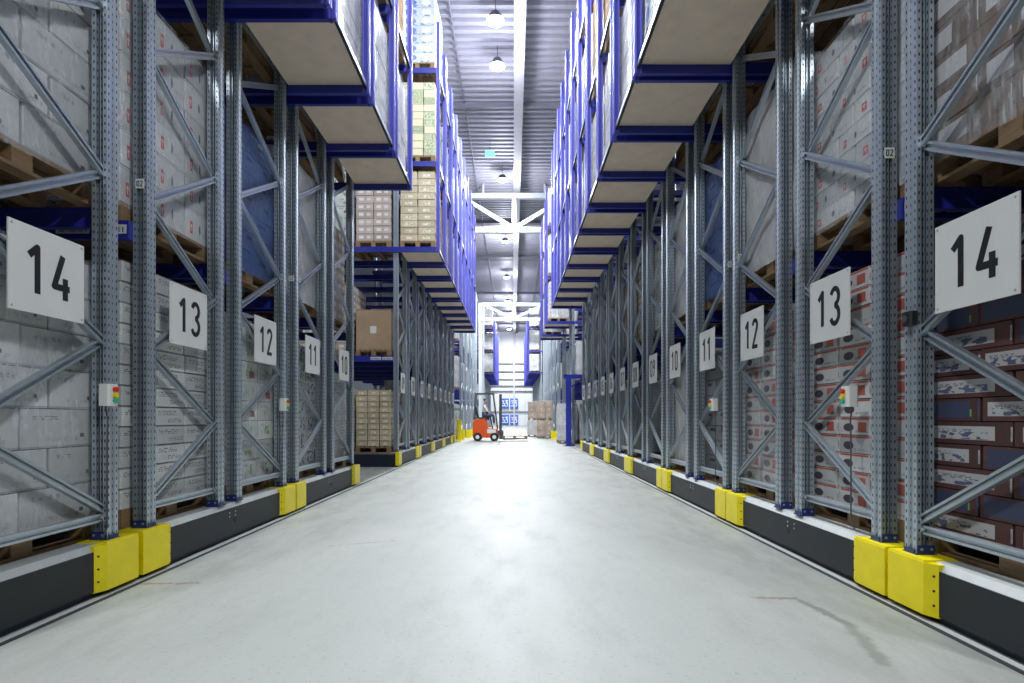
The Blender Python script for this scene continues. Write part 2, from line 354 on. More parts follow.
def brace_mesh(ya, za, yb, zb):
    def f():
        b = MB(); p = Vector((0, ya, za)); q = Vector((0, yb, zb)); d = (q-p).normalized(); nrm = Vector((0, -d.z, d.y))
        b.bar(p, q, .006, .048, M['galv'], up=nrm)
        for sg in (-1, 1):
            o = nrm*.024*sg
            b.bar(p+o+Vector((.0, 0, 0)), q+o, .034, .005, M['galv'], up=nrm)
            b.bar(p+o*.72+Vector((.016, 0, 0)), q+o*.72+Vector((.016, 0, 0)), .004, .012, M['galv'], up=nrm)
            b.bar(p+o*.72+Vector((-.016, 0, 0)), q+o*.72+Vector((-.016, 0, 0)), .004, .012, M['galv'], up=nrm)
        for e in (p, q): b.tube(e+Vector((-.026, 0, 0)), e+Vector((.026, 0, 0)), .012, M['lip'], 8)
        return b.mesh('brace')
    return cached(('br', round(ya, 3), round(za, 3), round(yb, 3), round(zb, 3)), f)
def beam_mesh(s, d0, d1, hgt, mat, th=.045):
    def f():
        b = MB(); x0, x1 = s*d0, s*d1
        b.box(x0, x1, -th/2, th/2, -hgt, 0, mat); lo, hi = min(x0, x1), max(x0, x1)
        b.box(lo, hi, -th/2-.004, -th/2, -hgt, -hgt+.03, mat); b.box(lo, hi, -th/2-.004, -th/2, -.03, 0, mat)
        b.box(lo, hi, th/2, th/2+.004, -hgt, -hgt+.03, mat); b.box(lo, hi, th/2, th/2+.004, -.03, 0, mat)
        return b.mesh('shelf_beam')
    return cached(('beam', s, d0, d1, hgt, mat.name), f)
def arc(cx, cy, rx, ry, a0, a1, n=14):
    return [(cx+rx*math.cos(math.radians(a0+(a1-a0)*i/n)), cy+ry*math.sin(math.radians(a0+(a1-a0)*i/n))) for i in range(n+1)]
GLYPH = {  # condensed road-sign style figures, cell .46 wide and 1 high, stroke centre lines
 '0': [arc(.23, .77, .17, .17, 0, 180)+arc(.23, .23, .17, .17, 180, 360)+[(.40, .77)]],
 '1': [[(.06, .76), (.25, .94), (.25, .06)]],
 '2': [arc(.23, .76, .17, .18, 170, -30)+[(.06, .06), (.42, .06)]],
 '3': [arc(.22, .735, .17, .20, 160, -75)+arc(.22, .275, .18, .22, 75, -160)],
 '4': [[(.27, .94), (.05, .30), (.44, .30)], [(.33, .50), (.33, .06)]],
 '5': [[(.38, .94), (.10, .94), (.08, .54)]+arc(.22, .30, .18, .25, 120, -155)],
 '6': [[(.28, .94), (.07, .40)]+arc(.23, .26, .17, .20, 160, -200)],
 '7': [[(.04, .94), (.42, .94), (.18, .06)]],
 '8': [arc(.23, .73, .15, .21, 0, 360), arc(.23, .28, .17, .22, 0, 360)],
 '9': [[(.18, .06), (.39, .60)]+arc(.23, .74, .17, .20, -20, 340)],
}
def digits(num, h, s, parent, loc, rz=None):
    def f():
        b = MB(); r = .064*h; W_ = .60*h; x0 = -(W_*(len(num)-1)+.46*h)/2
        def P(p, k): return Vector((x0+k*W_+p[0]*h, (p[1]-.5)*h, 0))
        for k, ch in enumerate(num):
            for line in GLYPH[ch]:
                for a, c in zip(line, line[1:]):
                    a3, c3 = P(a, k), P(c, k); b.bar(a3, c3, r*2, .002, M['ink'])
                for p in line[1:-1]:
                    q = P(p, k); b.tube(q-Vector((0, 0, .001)), q+Vector((0, 0, .001)), r, M['ink'], 12)
        return b.mesh('digits')
    return put('digits', cached(('txt', num, h), f), parent, loc, (math.pi/2, 0, (math.pi/2 if s < 0 else -math.pi/2) if rz is None else rz))
def control_box(root, s, x, y, z, far):
    b = MB(); xa, xb = x, x-s*.075
    b.bevbox(min(xa, xb), max(xa, xb), y-.045, y+.045, z-.07, z+.07, M['white'], .012)
    cb = b.build('control_box', root)
    for i, (nm, mt, zz) in enumerate((('red_button', 'red', .035), ('yellow_button', 'yellow', 0), ('green_button', 'green', -.035))):
        q = MB(); q.tube((xb, y, z+zz), (xb-s*.02, y, z+zz), .015, M[mt], 12, .017); q.build('button', cb)['label'] = nm.replace('_', ' ')
    q = MB(); pts = [(x-s*.02, y, z-.07), (x-s*.02, y+.02, z-.16), (x-s*.01, y+.03, z-.3), (x-s*.01, y+.03, .42), (x-s*.0, y, .36)]
    for a, c in zip(pts, pts[1:]): q.tube(a, c, .005, M['grey'], 6)
    q.build('cable', cb)

def rack(s, ya, yb, num, label, base_z=.33, over=True, near_detail=True, bay=2.75, parity=0, levels=(1, 2, 3, 4), back=True, ctrl=None, tag02=False, mesh_col=None, lift=None):
    S = SIDES[s]; D = yb-ya; root = thing('pallet_rack', label, 'rack', (s*S['XF'], ya, base_z if False else 0), 'pallet racks along the aisle')
    up0 = base_z
    um = upright_mesh(up0, UP, M['perf'])
    for yy in (0, D):
        u = put('upright', um, root, (s*.05, yy, 0))
        put('footplate', foot_mesh(), u, (0, 0, up0))
    if back:
        for yy in (0, D):
            put('upright', um, root, (s*(bay+.15), yy, 0))
    # zigzag braces
    z0 = base_z+.17; step = .545; n = 8 if near_detail else 8
    ini, end = .0, D
    put('brace', brace_mesh(0.05, z0-.02, D-.05, z0-.02), root, (s*.05, 0, 0))
    side = parity
    zz = z0+.03
    for i in range(n):
        a, c = (0.03, D-.03) if side == 0 else (D-.03, 0.03)
        put('brace', brace_mesh(a, zz, c, zz+step), root, (s*(.05 + (.012 if i % 2 else -.008)), 0, 0)); zz += step; side = 1-side
    # beams
    for lv in levels:
        z = S['L%d' % lv]; ext = over and lv > 1
        d0 = -(S['XF']-S['XO']) if ext else .0
        h = .13 if lv == 1 else .115
        for i, yy in enumerate((-.075, D+.075)):
            bm = put('shelf_beam', beam_mesh(s, d0 if ext else .10, bay+.2, h, M['blue']), root, (0, yy, z))
            if lv == 1 and i == 0 and near_detail:
                for da, db in ((.11, .34), (.37, .61), (1.25, 1.48), (1.51, 1.75)):
                    q = MB(); q.box(s*da, s*db, -.0015, 0, -.032, .032, M['barcode'])
                    q.build('barcode_label', bm, (0, -.0275, -.062))
        if ext:
            w_ = S['XF']-S['XO']
            def deck():
                b = MB(); b.box(s*(-w_+.03), s*(-.02), -.05, D+.05, -.022, 0, M['board']); return b.mesh('deck_board')
            if lv == 2: put('deck_board', cached(('deck', s, round(D, 3)), deck), root, (0, 0, z))
            def rail():
                b = MB(); b.box(s*(-w_-.012), s*(-w_+.028), -.05, D+.05, -.05, -.004, M['galv']); b.box(s*(-w_-.006), s*(-w_+.02), -.05, D+.05, -.062, -.05, M['black']); return b.mesh('edge_rail')
            put('edge_rail', cached(('rail', s, round(D, 3)), rail), root, (0, 0, z))
    if over:
        w_ = S['XF']-S['XO']; pm = upright_mesh(S['L2']-.115, UP+.1, M['post_blue_lit'], .038)
        for yy in (-.075, D+.075): put('overhang_post', pm, root, (s*(-w_-.0), yy, 0))
    if num:
        q = MB(); q.box(-s*.004, s*.004, -.26, .26, -.235, .235, M['white'])
        for yy in (-.24, .24):
            for z2 in (-.215, .215): q.tube((-s*.004, yy, z2), (-s*.007, yy, z2), .006, M['galv'], 6)
        pl = q.build('number_sign', root, (-s*.012, D-(.53 if s < 0 else .475), 1.93))
        digits(num, .285, s, pl, (-s*.0055, 0, 0))
        pl['label'] = 'white sign reading %s' % num
    if tag02:
        q = MB(); q.box(-.032, .032, -.001, .001, -.034, .034, M['white'])
        pl = q.build('level_tag', root, (s*.05, -.052 if parity == 0 else D-.052, 2.80))
        digits('02', .042, s, pl, (0, -.002, 0), 0); pl['label'] = 'small tag reading 02'
    if ctrl:
        control_box(root, s, -s*.005, ctrl, 1.27, 0)
    return root

def mobile_base(s, y0, y1, label, bumpers=(1, 1)):
    S = SIDES[s]; XB = S['XB']; root = thing('mobile_rack_base', label, 'rack base', (s*XB, y0, 0), 'mobile rack bases along the aisle'); L = y1-y0
    q = MB(); q.box(s*.03, s*3.0, .02, L-.02, .0, .285, M['navy']); q.build('chassis', root)
    q = MB(); q.box(s*.0, s*.03, .02, L-.02, .045, .29, M['anth'])
    q.tube((s*.0, L*.5, .17), (-s*.003, L*.5, .17), .022, M['black'], 14)
    for yy in (L*.5-.09, L*.5+.02):
        for zz in (.25, .215): q.tube((0, yy-.02, zz), (-s*.004, yy-.02, zz), .008, M['galv'], 6)
    q.build('side_panel', root)
    q = MB(); q.hexa([(x, y, z) for x, y, z in ([(s*.01, .02, .29), (s*.17, .02, .29), (s*.17, L-.02, .29), (s*.01, L-.02, .29), (s*.035, .02, .33), (s*.17, .02, .33), (s*.17, L-.02, .33), (s*.035, L-.02, .33)])], M['lip'])
    q.build('edge_lip', root)
    q = MB(); q.box(s*.17, s*3.0, .02, L-.02, .285, .33, M['plydeck']); q.build('deck_plate', root)
    for i, on in enumerate(bumpers):
        if not on: continue
        a, c, e = (0.0, .30, .37) if i == 0 else (L, L-.30, L-.37)
        q = MB()
        q.prism([(s*.05, a), (-s*.035, a), (-s*.035, c), (-s*.002, e-.0), (s*.05, e)], .035, .325, M['yellow'])
        q.prism([(s*.16, a), (-s*.03, a), (-s*.03, c), (s*.16, c)], .325, .336, M['yellow'])
        for zz in (.1, .18, .26): q.tube((-s*.010, (c+e)/2+(.015 if i == 0 else -.015), zz), (-s*.018, (c+e)/2+(.015 if i == 0 else -.015), zz), .006, M['black'], 6)
        q.build('bumper', root)
    q = MB(); q.box(-s*.015, s*.01, L-.004, L+.016, .13, .21, M['black']); q.box(-s*.012, s*.01, L-.004, L+.014, .21, .235, M['orange']); q.box(-s*.012, s*.01, L-.004, L+.014, .105, .13, M['orange'])
    q.build('light_sensor', root)
    return root

LR = {14: (2.70, 3.73), 13: (4.13, 5.12), 12: (5.46, 6.54), 11: (6.92, 7.95), 10: (8.30, 9.33)}
mobile_base(-1, 1.16, 3.905, 'long anthracite mobile base under rack 14, left of the aisle')
mobile_base(-1, 3.955, 6.72, 'anthracite mobile base under racks 13 and 12, left of the aisle')
mobile_base(-1, 6.77, 9.56, 'anthracite mobile base under racks 11 and 10, left of the open gap')
LN = 9
for kk in range(5):
    y0 = 12.85+2.82*kk
    single = kk == 4
    mobile_base(-1, y0, y0+(1.40 if single else 2.77), ('short anthracite mobile base under rack %02d, last on the left' % LN) if single else 'anthracite mobile base under racks %02d and %02d, left of the aisle' % (LN, LN-1))
    LR[LN] = (y0+.17, y0+1.20); LN -= 1
    if not single: LR[LN] = (y0+1.55, y0+2.58); LN -= 1
RR = {}
rn = 15
for kk in range(-1, 6):
    y0 = 3.49+2.63*kk
    a, c = rn, rn-1
    mobile_base(1, y0, y0+2.60, ('long anthracite mobile base under rack 14, right of the aisle' if kk == -1 else 'anthracite mobile base under racks %02d and %02d, right of the aisle' % (a, c)))
    RR[a] = (y0+.165, y0+1.165); RR[c] = (y0+1.52, y0+2.52); rn -= 2
del RR[15]; RR[14] = (2.34, 3.34)
for s, T in ((-1, LR), (1, RR)):
    for num, (a, c) in T.items():
        rack(s, a, c, '%02d' % num, 'galvanised pallet rack with white number %02d sign, %s of the aisle' % (num, SIDES[s]['name']),
             parity=(0 if num % 2 else 1), near_detail=num > 8, back=num in (14, 13, 12, 10, 9, 2),
             ctrl={(-1, 14): .93, (-1, 12): .95, (1, 13): .22, (1, 11): .2, (1, 14): None}.get((s, num)), tag02=(num in (13, 11) or (s, num) == (1, 12)))
r14 = [o for o in bpy.data.objects if o.get('label') == 'galvanised pallet rack with white number 14 sign, right of the aisle'][0]
q = MB(); q.bevbox(-.05, -.002, .93, 1.01, 1.66, 1.74, M['black'], .01); q.tube((-.05, .97, 1.70), (-.058, .97, 1.70), .02, M['grey'], 12); q.build('light_sensor', r14)
# ------------------------------------------------------------------ pallet loads
def pallet_mesh():
    b = MB(); wd = M['wood']
    for yy in (-.6, -.0725, .455):
        pass
    for xx in (-.4, -.05, .30): b.box(xx, xx+.10, -.6, .6, 0, .02, wd)           # bottom boards along 1.2 m
    for xx in (-.4, -.05, .30):
        for yy in (-.6, -.07, .46): b.box(xx, xx+.10, yy, yy+.14, .02, .098, wd)  # nine blocks
    for yy in (-.6, -.07, .46): b.box(-.4, .4, yy, yy+.14, .098, .118, wd)
    for i in range(7): xx = -.4+i*.1133; b.box(xx, xx+.085 if i < 6 else .4, -.6, .6, .118, .142, wd)
    return b.mesh('wooden_pallet')
PAL = pallet_mesh()
def carton_mesh(kind, sz):
    def f():
        b = MB(); x, y, z = sz; g = .007; b.bevbox(-x/2+g, x/2-g, -y/2+g, y/2-g, .0, z-.006, K[kind][0], .007)
        # whole-face UVs on the four chamfered corners map to a sliver only
        me = b.mesh('carton'); return me
    return cached(('carton', kind, sz), f)
def wrap_mesh(h, mat, seed, grow=.012, amp=.012):
    def f():
        r = random.Random(seed); b = MB(); nz = max(6, int(h/.09)); hx, hy = .4+grow, .6+grow; loop = []
        seg_ = 6
        for i in range(seg_): loop.append((-hx+2*hx*i/seg_, -hy))
        for i in range(9): loop.append((hx, -hy+2*hy*i/9))
        for i in range(seg_): loop.append((hx-2*hx*i/seg_, hy))
        for i in range(9): loop.append((-hx, hy-2*hy*i/9))
        n = len(loop); ph = [r.uniform(0, 6) for _ in range(6)]
        for kz in range(nz+1):
            z = .10+(h-.09)*kz/nz
            for i, (x, y) in enumerate(loop):
                d = amp*(math.sin(i*1.3+kz*.5+ph[0])+math.sin(i*.7-kz*.9+ph[1]))*.5+r.uniform(-amp, amp)*.5
                L_ = math.hypot(x, y); k2 = .98 if kz == nz else 1
                b.v.append(((x+x/L_*d)*k2, (y+y/L_*d)*k2, z))
        for kz in range(nz):
            for i in range(n):
                j = (i+1) % n; b.quad([kz*n+i, kz*n+j, (kz+1)*n+j, (kz+1)*n+i], mat)
        me = b.mesh('stretch_wrap')
        for p in me.polygons: p.use_smooth = True
        return me
    return cached(('wrap', round(h, 1), mat.name, seed % 3, grow), f)
def load(kind, x, y, z, h, where, detail=True, wrap=None, sizes=None, pallet=True, desc=None, rng=R, lean=0, cat='pallet load', group='loaded pallets in the racks'):
    mat, d0, sz = K[kind]; sz = sizes or sz
    desc = desc or d0
    root = thing('pallet_load', '%s %s' % (desc, where), cat, (x, y, z), group)
    root.rotation_euler.z = rng.uniform(-.012, .012)
    z0 = .142
    if pallet: put('wooden_pallet', PAL, root)
    else: z0 = 0
    nl = max(1, int(round((h-z0)/sz[2]))); nx = max(1, round(.8/sz[0])); ny = max(1, round(1.2/sz[1]))
    while detail and nx*ny*nl > 96: nl -= 1
    cz = (h-z0)/nl
    csz = (.8/nx, 1.2/ny, round(cz, 3))
    if detail:
        cm = carton_mesh(kind, csz)
        for l in range(nl):
            swap = (l % 2 == 1 and ny > 1 and sz[1] > .5)
            for i in range(nx):
                if swap and ny == 2:
                    ys = [(-.4, .4), (.0, .4), (.4, .4)]
                    cm2 = carton_mesh(kind, (csz[0], .4, csz[2]))
                    lst = [(a, cm2) for a, _ in ys]
                else: lst = [(-.6+(jj+.5)*csz[1], cm) for jj in range(ny)]
                for yy, mm in lst:
                    c = put('carton', mm, root, (-.4+(i+.5)*csz[0]+rng.uniform(-.006, .006)+lean*l*cz, yy+rng.uniform(-.005, .005), z0+l*cz))
                    if rng.random() < .5: c.rotation_euler.z = math.pi
    else:
        key = ('stack', kind, csz, nl, rng.randint(0, 2))
        def f():
            b = MB()
            for l in range(nl):
                for i in range(nx):
                    for jj in range(ny):
                        jx, jy = R.uniform(-.006, .006), R.uniform(-.006, .006); g = .007
                        x0 = -.4+i*csz[0]+jx; y0 = -.6+jj*csz[1]+jy
                        b.box(x0+g, x0+csz[0]-g, y0+g, y0+csz[1]-g, z0+l*cz, z0+(l+1)*cz-.005, mat)
            return b.mesh('carton_stack')
        put('carton_stack', cached(key, f), root)
    if wrap:
        put('stretch_wrap', wrap_mesh(h, M[wrap], rng.randint(0, 2), .018 if wrap != 'milk' else .03, .010 if wrap == 'film' else .022), root)
    return root
LV = {0: 'bottom level', 1: 'second level', 2: 'overhanging third level', 3: 'fourth level', 4: 'top level'}
def rload(s, num, lv, kind, h, wrap=None, col=0, detail=True, desc=None, sizes=None, **kw):
    S = SIDES[s]; T = LR if s < 0 else RR; a, c = T[num]
    if lv >= 2:
        x = S['XO']+.05+.42 if col == 0 else S['XF']+.13+.42+.86*(col-1)
        nm = LV[lv] if col == 0 else {2: 'third level', 3: 'fourth level', 4: 'top level'}[lv]
    else: x = S['XF']+.13+.42+.86*col; nm = LV[lv]
    z = .33 if lv == 0 else S['L%d' % lv]
    pos = '' if col == 0 else (', second from aisle' if col == 1 else ', third from aisle')
    if lv >= 2 and col > 0: pos = ', inside the frame' if col == 1 else ', deep inside the frame'
    return load(kind, s*x, (a+c)/2, z, h, 'in %s rack %02d, %s%s' % (S['name'], num, nm, pos), detail, wrap, sizes, desc=desc, **kw)
# left, bottom and second level, hand-picked from the photograph
rload(-1, 14, 0, 'big', 1.80, 'film'); rload(-1, 14, 1, 'big', 1.95, 'film', desc='pale grey shrink-wrapped cartons')
rload(-1, 13, 0, 'text', 1.92, None, sizes=(.4, .4, .148)); rload(-1, 13, 1, 'logo', 1.75, 'film', sizes=(.4, .4, .27), desc='glossy wrapped white and blue cartons')
rload(-1, 12, 0, 'green', 1.80, 'film'); rload(-1, 12, 1, 'grey', 1.6, 'bluefilm', desc='grey crates under loose blue plastic')
rload(-1, 11, 0, 'dark', 1.75, 'film'); rload(-1, 11, 1, 'big', 1.85, 'milk', desc='goods bagged in milky white film')
rload(-1, 10, 0, 'text', 1.5, 'film'); rload(-1, 10, 1, 'pink', 1.6)
# right
rload(1, 14, 0, 'plum', 1.80); rload(1, 14, 1, 'brown', 1.85, 'film')
rload(1, 13, 0, 'oval', 1.86, None, sizes=(.4, .4, .133)); rload(1, 13, 1, 'logo', 1.55, 'film')
rload(1, 12, 0, 'oval', 1.75, 'film', sizes=(.4, .4, .15), desc='white cartons with red squares'); rload(1, 12, 1, 'kraft', 1.75, 'milk', desc='brown cartons under torn milky wrap')
rload(1, 11, 0, 'grey', 1.45); rload(1, 11, 1, 'grey', 1.75, 'bluefilm', desc='grey crates under crumpled blue plastic')
rload(1, 10, 0, 'tan', 1.7, 'milk', desc='goods in white cloudy wrap', sizes=(.4, .4, .2)); rload(1, 10, 1, 'big', 1.8, 'milk', desc='tall goods in white rumpled film')
# second pallet column behind the first near the camera
for s, num in ((-1, 14), (-1, 13), (-1, 12), (1, 14), (1, 13), (1, 12)):
    for lv in (0, 1):
        k1 = R.choice(['text', 'big', 'pink', 'grey', 'oval']); rload(s, num, lv, k1, R.choice([1.5, 1.7, 1.8]), None, 1, False)
# open face of rack 09 seen across the gap
rload(-1, 9, 0, 'tan', 1.42, sizes=(.27, .4, .11)); rload(-1, 9, 0, 'lime', 1.45, 'film', 1, sizes=(.27, .4, .16)); rload(-1, 9, 0, 'tan', 1.3, None, 2, False)
rload(-1, 9, 1, 'kraft', 1.05, None, sizes=(.8, 1.2, .9), desc='one big brown carton'); rload(-1, 9, 1, 'pink', 1.62, None, 1); rload(-1, 9, 1, 'pink', 1.5, None, 2, False)
rload(-1, 9, 2, 'pink', 1.35, None, 1); rload(-1, 9, 2, 'green', 1.72, 'film', 2, False, desc='pale green wrapped cartons')
rload(-1, 9, 2, 'tan', 1.72, None, sizes=(.4, .4, .155)); rload(-1, 9, 3, 'lime', 1.80, None, sizes=(.27, .4, .17)); rload(-1, 9, 4, 'sky', 1.8, 'film', sizes=(.8, .6, .21))
for s in (-1, 1):
    for num in (13, 12, 11, 10):
        for lv in (2, 3): rload(s, num, lv, R.choice(['grey', 'text', 'kraft', 'big']), 1.55, None, 1, False)
# the right-hand gap
rload(1, 2, 1, 'text', 1.5, None, 0, False)
pool = ['big', 'text', 'green', 'pink', 'oval', 'tan', 'logo', 'kraft', 'dark', 'grey', 'crate']
for s, T in ((-1, LR), (1, RR)):
    for num in T:
        if num >= 10 or (s < 0 and num == 9): continue
        for lv in (0, 1):
            if (s, num, lv) == (1, 2, 1): continue
            if R.random() < .93: rload(s, num, lv, R.choice(pool), R.uniform(1.3, 1.85), R.choice([None, 'film', 'milk', 'film']), 0, False)
# overhanging levels
opool = ['big', 'text', 'crate', 'logo', 'kraft', 'big', 'sky', 'pink']
pref = {(-1, 12, 2): ('crate', 'film'), (-1, 11, 2): ('big', 'film'), (-1, 10, 2): ('crate', 'film'), (1, 12, 2): ('sky', 'film'), (1, 11, 2): ('crate', 'film'), (1, 10, 2): ('big', 'film'),
        (-1, 11, 3): ('kraft', 'film'), (-1, 10, 3): ('kraft', None), (1, 10, 3): ('kraft', None), (1, 9, 3): ('kraft', None)}
for s, T in ((-1, LR), (1, RR)):
    for num in T:
        if s < 0 and num == 9: continue
        for lv in (2, 3, 4):
            if num >= 13 and lv > 2: continue
            kd, wp = pref.get((s, num, lv), (R.choice(opool), R.choice(['film', 'film', 'milk', None])))
            top = {2: 1.6, 3: 1.7, 4: 1.15}[lv]
            if lv == 4 and R.random() < .12: continue
            rload(s, num, lv, kd, top*R.uniform(.85, 1.02), wp, 0, num > 9 and lv < 4)

# ------------------------------------------------------------------ racks beyond the numbered ones
def simple_rack(s, a, label, levels, over, load_levels, bz=0.0, colz=0, d=1.03):
    rt = rack(s, a, a+d, None, label, base_z=bz, over=over, near_detail=False, back=False, parity=0, levels=levels)
    return rt
ORD = ['first', 'second', 'third', 'fourth', 'fifth', 'sixth', 'seventh', 'eighth', 'ninth', 'tenth', 'eleventh', 'twelfth', 'thirteenth', 'fourteenth']
def beyond(s, ys, over, zone):
    S = SIDES[s]
    for i, a in enumerate(ys):
        simple_rack(s, a, '%s pallet rack of the %s %s zone, counted from the camera' % (ORD[i], S['name'], zone), (1, 2, 3, 4), over, None)
        for lv in ((0, 1, 2, 3) if not over else (0, 1, 2, 3, 4)):
            if (zone == 'bridge' and lv == 0): continue
            kd = R.choice(['crate', 'text', 'big', 'logo', 'crate', 'kraft'] if zone != 'rear' else ['crate', 'big'])
            x = (S['XO']+.47) if (over and lv > 1) else (S['XF']+.58)
            load(kd, s*x, a+.515, 0 if lv == 0 else S['L%d' % lv], R.uniform(1.4, 1.75), 'in %s %s %s rack, %s' % (ORD[i], S['name'], zone, LV[lv].replace('overhanging ', '')), False, R.choice([None, 'film', 'milk']))
beyond(-1, [29.0+2.9*i for i in range(5)], False, 'middle')
beyond(1, [22.5, 26.0], True, 'bridge')
beyond(1, [29.2+2.9*i for i in range(5)], False, 'middle')
beyond(-1, [50+2.7*i for i in range(7)], True, 'rear')
beyond(1, [47.8+2.7*i for i in range(8)], True, 'rear')

# ------------------------------------------------------------------ white portal trusses
def truss(y, zt, zb, x0, x1, posts, label, panel=2.35, t_=.20):
    root = thing('roof_truss', label, 'truss', (.05, y, 0 if posts else zb), 'white roof trusses'); oz = 0 if posts else zb
    m = M['steelwhite']; q = MB(); q.box(x0, x1, -t_/2, t_/2, zt-t_-oz, zt-oz, m); q.build('top_chord', root)
    q = MB(); q.box(x0, x1, -t_/2, t_/2, zb-oz, zb+t_-oz, m); q.build('bottom_chord', root)
    n = int((x1-x0)/panel/2)+1
    for i in range(-n, n+1):
        xc = i*panel*2
        if x0 < xc < x1:
            q = MB(); q.box(xc-t_*.4, xc+t_*.4, -t_*.4, t_*.4, zb+t_-oz, zt-t_-oz, m); q.build('web_post', root)
            for sg in (-1, 1):
                if x0 <= xc+sg*panel <= x1:
                    q = MB(); q.bar((xc, 0, zb+t_*.8-oz), (xc+sg*panel, 0, zt-t_*.8-oz), t_*.7, t_*.7, m, up=(0, 1, 0)); q.build('web_brace', root)
    if posts:
        for xp in posts:
            q = MB(); q.box(xp-.2, xp+.2, -.03, .03, 0, zt+.0, m); q.box(xp-.22, xp-.18, -.18, .18, 0, zt, m); q.box(xp+.18, xp+.22, -.18, .18, 0, zt, m)
            q.build('post', root)
    else:
        for xh in (x0+.3, x1-.3, -1.5, 1.5):
            q = MB(); q.box(xh-.04, xh+.04, -.04, .04, zt-oz, HC-.05-oz, m); q.build('hanger', root)
    return root
truss(27.9, 12.05, 10.15, -14, 14, None, 'white roof truss crossing the aisle above the last numbered racks', 2.5, .24)
truss(46.4, 10.4, 8.95, -2.62, 2.62, (-2.62, 2.62), 'white portal truss on two posts in front of the rear racks', 2.35, .24)

# ------------------------------------------------------------------ lamps
for i, (ly, p) in enumerate(LAMPS):
    if ly < 5: continue
    nm = ORD[i-2]
    root = thing('high_bay_lamp', 'round high bay lamp, %s along the ceiling row from the camera' % nm, 'lamp', (LAMP_X, ly, LAMP_Z), 'high bay lamps over the aisle')
    q = MB(); q.tube((0, 0, -.10), (0, 0, .12), .26, M['grey'], 24, .12); q.build('reflector', root)
    q = MB(); q.tube((0, 0, -.13), (0, 0, -.101), .22, emit('lamp_glow', (.95, .97, 1), 40) if i == 2 else bpy.data.materials['lamp_glow'], 24); q.build('lens', root)
    q = MB(); q.tube((0, 0, .12), (0, 0, HC+.02-LAMP_Z), .012, M['grey'], 6); q.build('hanger_rod', root)
root = thing('exit_lamp', 'small green emergency sign hanging from the ceiling', 'sign', (-.95, 23.5, 12.0))
q = MB(); q.box(-.2, .2, -.03, .03, -.14, .1, emit('green_glow', (.25, .9, .65), 1.2)); q.build('sign_panel', root)
q = MB(); q.tube((0, 0, .1), (0, 0, .62), .01, M['grey'], 6); q.build('hanger_rod', root)

# ------------------------------------------------------------------ blue notice boards on the end wall
for i, (x0, z0) in enumerate(((-1.55, 2.35), (-.35, 2.35), (-1.55, .15), (-.35, .15))):
    root = thing('blue_door_panel', '%s blue panel with white marks on the end wall' % ('upper left', 'upper right', 'lower left', 'lower right')[i], 'panel', (x0+.5, 75.77, z0), 'blue panels on the end wall')
    q = MB(); q.box(-.52, .52, -.03, .228, 0, 1.25, plain('sign_blue', (.02, .14, .62), .4)); q.build('board', root)
    q = MB()
    for (a, c, d_, e) in ((-.4, -.1, .85, 1.0), (-.3, -.2, .5, 1.0), (.05, .4, .9, 1.02), (.1, .22, .55, .9), (.28, .38, .2, .8), (-.4, -.05, .2, .32), (-.12, .0, .3, .6), (.02, .2, .18, .3)): q.box(a, c, -.036, -.031, d_, e, M['white'])
    q.build('white_marks', root)
# ------------------------------------------------------------------ yellow guards past the last racks
def guard(x, y, h, label, w=.34, d=.18):
    root = thing('yellow_guard', label, 'guard', (x, y, 0), 'yellow impact guards')
    q = MB(); q.bevbox(-w/2, w/2, -d/2, d/2, .012, h, M['yellow'], .03); q.build('guard_body', root)
    q = MB(); q.box(-w/2-.05, w/2+.05, -d/2-.05, d/2+.05, 0, .012, M['yellow']); q.build('foot', root)
guard(-2.50, 26.5, 1.0, 'tall yellow guard post after the last numbered left rack', .2, .2)
guard(-2.55, 28.2, .5, 'low yellow guard behind the tall yellow post')
guard(-2.42, 31.2, .42, 'low yellow guard by the second middle rack'); guard(-2.35, 34.0, .42, 'low yellow guard just left of the forklift body')
guard(2.12, 29.2, .42, 'small yellow guard behind the double-stacked cartons')

# ------------------------------------------------------------------ blue portal post, crates and floor stacks on the right
root = thing('blue_portal', 'dark blue steel post and beam beside the white crate stack', 'post', (2.16, 22.15, 0))
q = MB(); q.box(-.02, .02, -.09, .09, .02, 2.62, M['blue']); q.box(-.1, .1, -.1, -.075, .02, 2.62, M['blue']); q.box(-.1, .1, .075, .1, .02, 2.62, M['blue']); q.build('post', root)
q = MB(); q.box(-.18, .18, -.18, .18, 0, .02, M['blue']); q.build('foot', root)
q = MB(); q.box(-.2, 1.1, -.09, .09, 2.62, 2.78, M['blue']); q.box(.5, .6, -.08, .08, 2.0, 2.62, M['blue']); q.build('beam', root)
q = MB(); q.bar((.1, 0, 2.3), (.5, 0, 2.6), .05, .05, M['blue']); q.build('gusset', root)
for i, x in enumerate((2.34, 3.22)):
    load('crate', x, 24.75, 0, 1.70, ('in a tall stack behind the blue post', 'in a tall stack beside the blue post')[i], False, 'film', sizes=(.4, .4, .22), group='crate stacks on the floor', pallet=True)
for i, (x, y) in enumerate(((1.70, 30.8), (1.28, 33.2))):
    load('kraft', x, y, 0, .95, ('at the bottom of the front floor stack', 'at the bottom of the rear floor stack')[i], True, 'milk' if i else 'film', desc='film-wrapped tan cartons', group='carton stacks on the floor', sizes=(.4, .6, .27))
    load('kraft', x, y, .955, 1.05, ('on top of the front floor stack', 'on top of the rear floor stack')[i], True, 'film', desc='film-wrapped tan cartons', group='carton stacks on the floor', sizes=(.4, .6, .3))

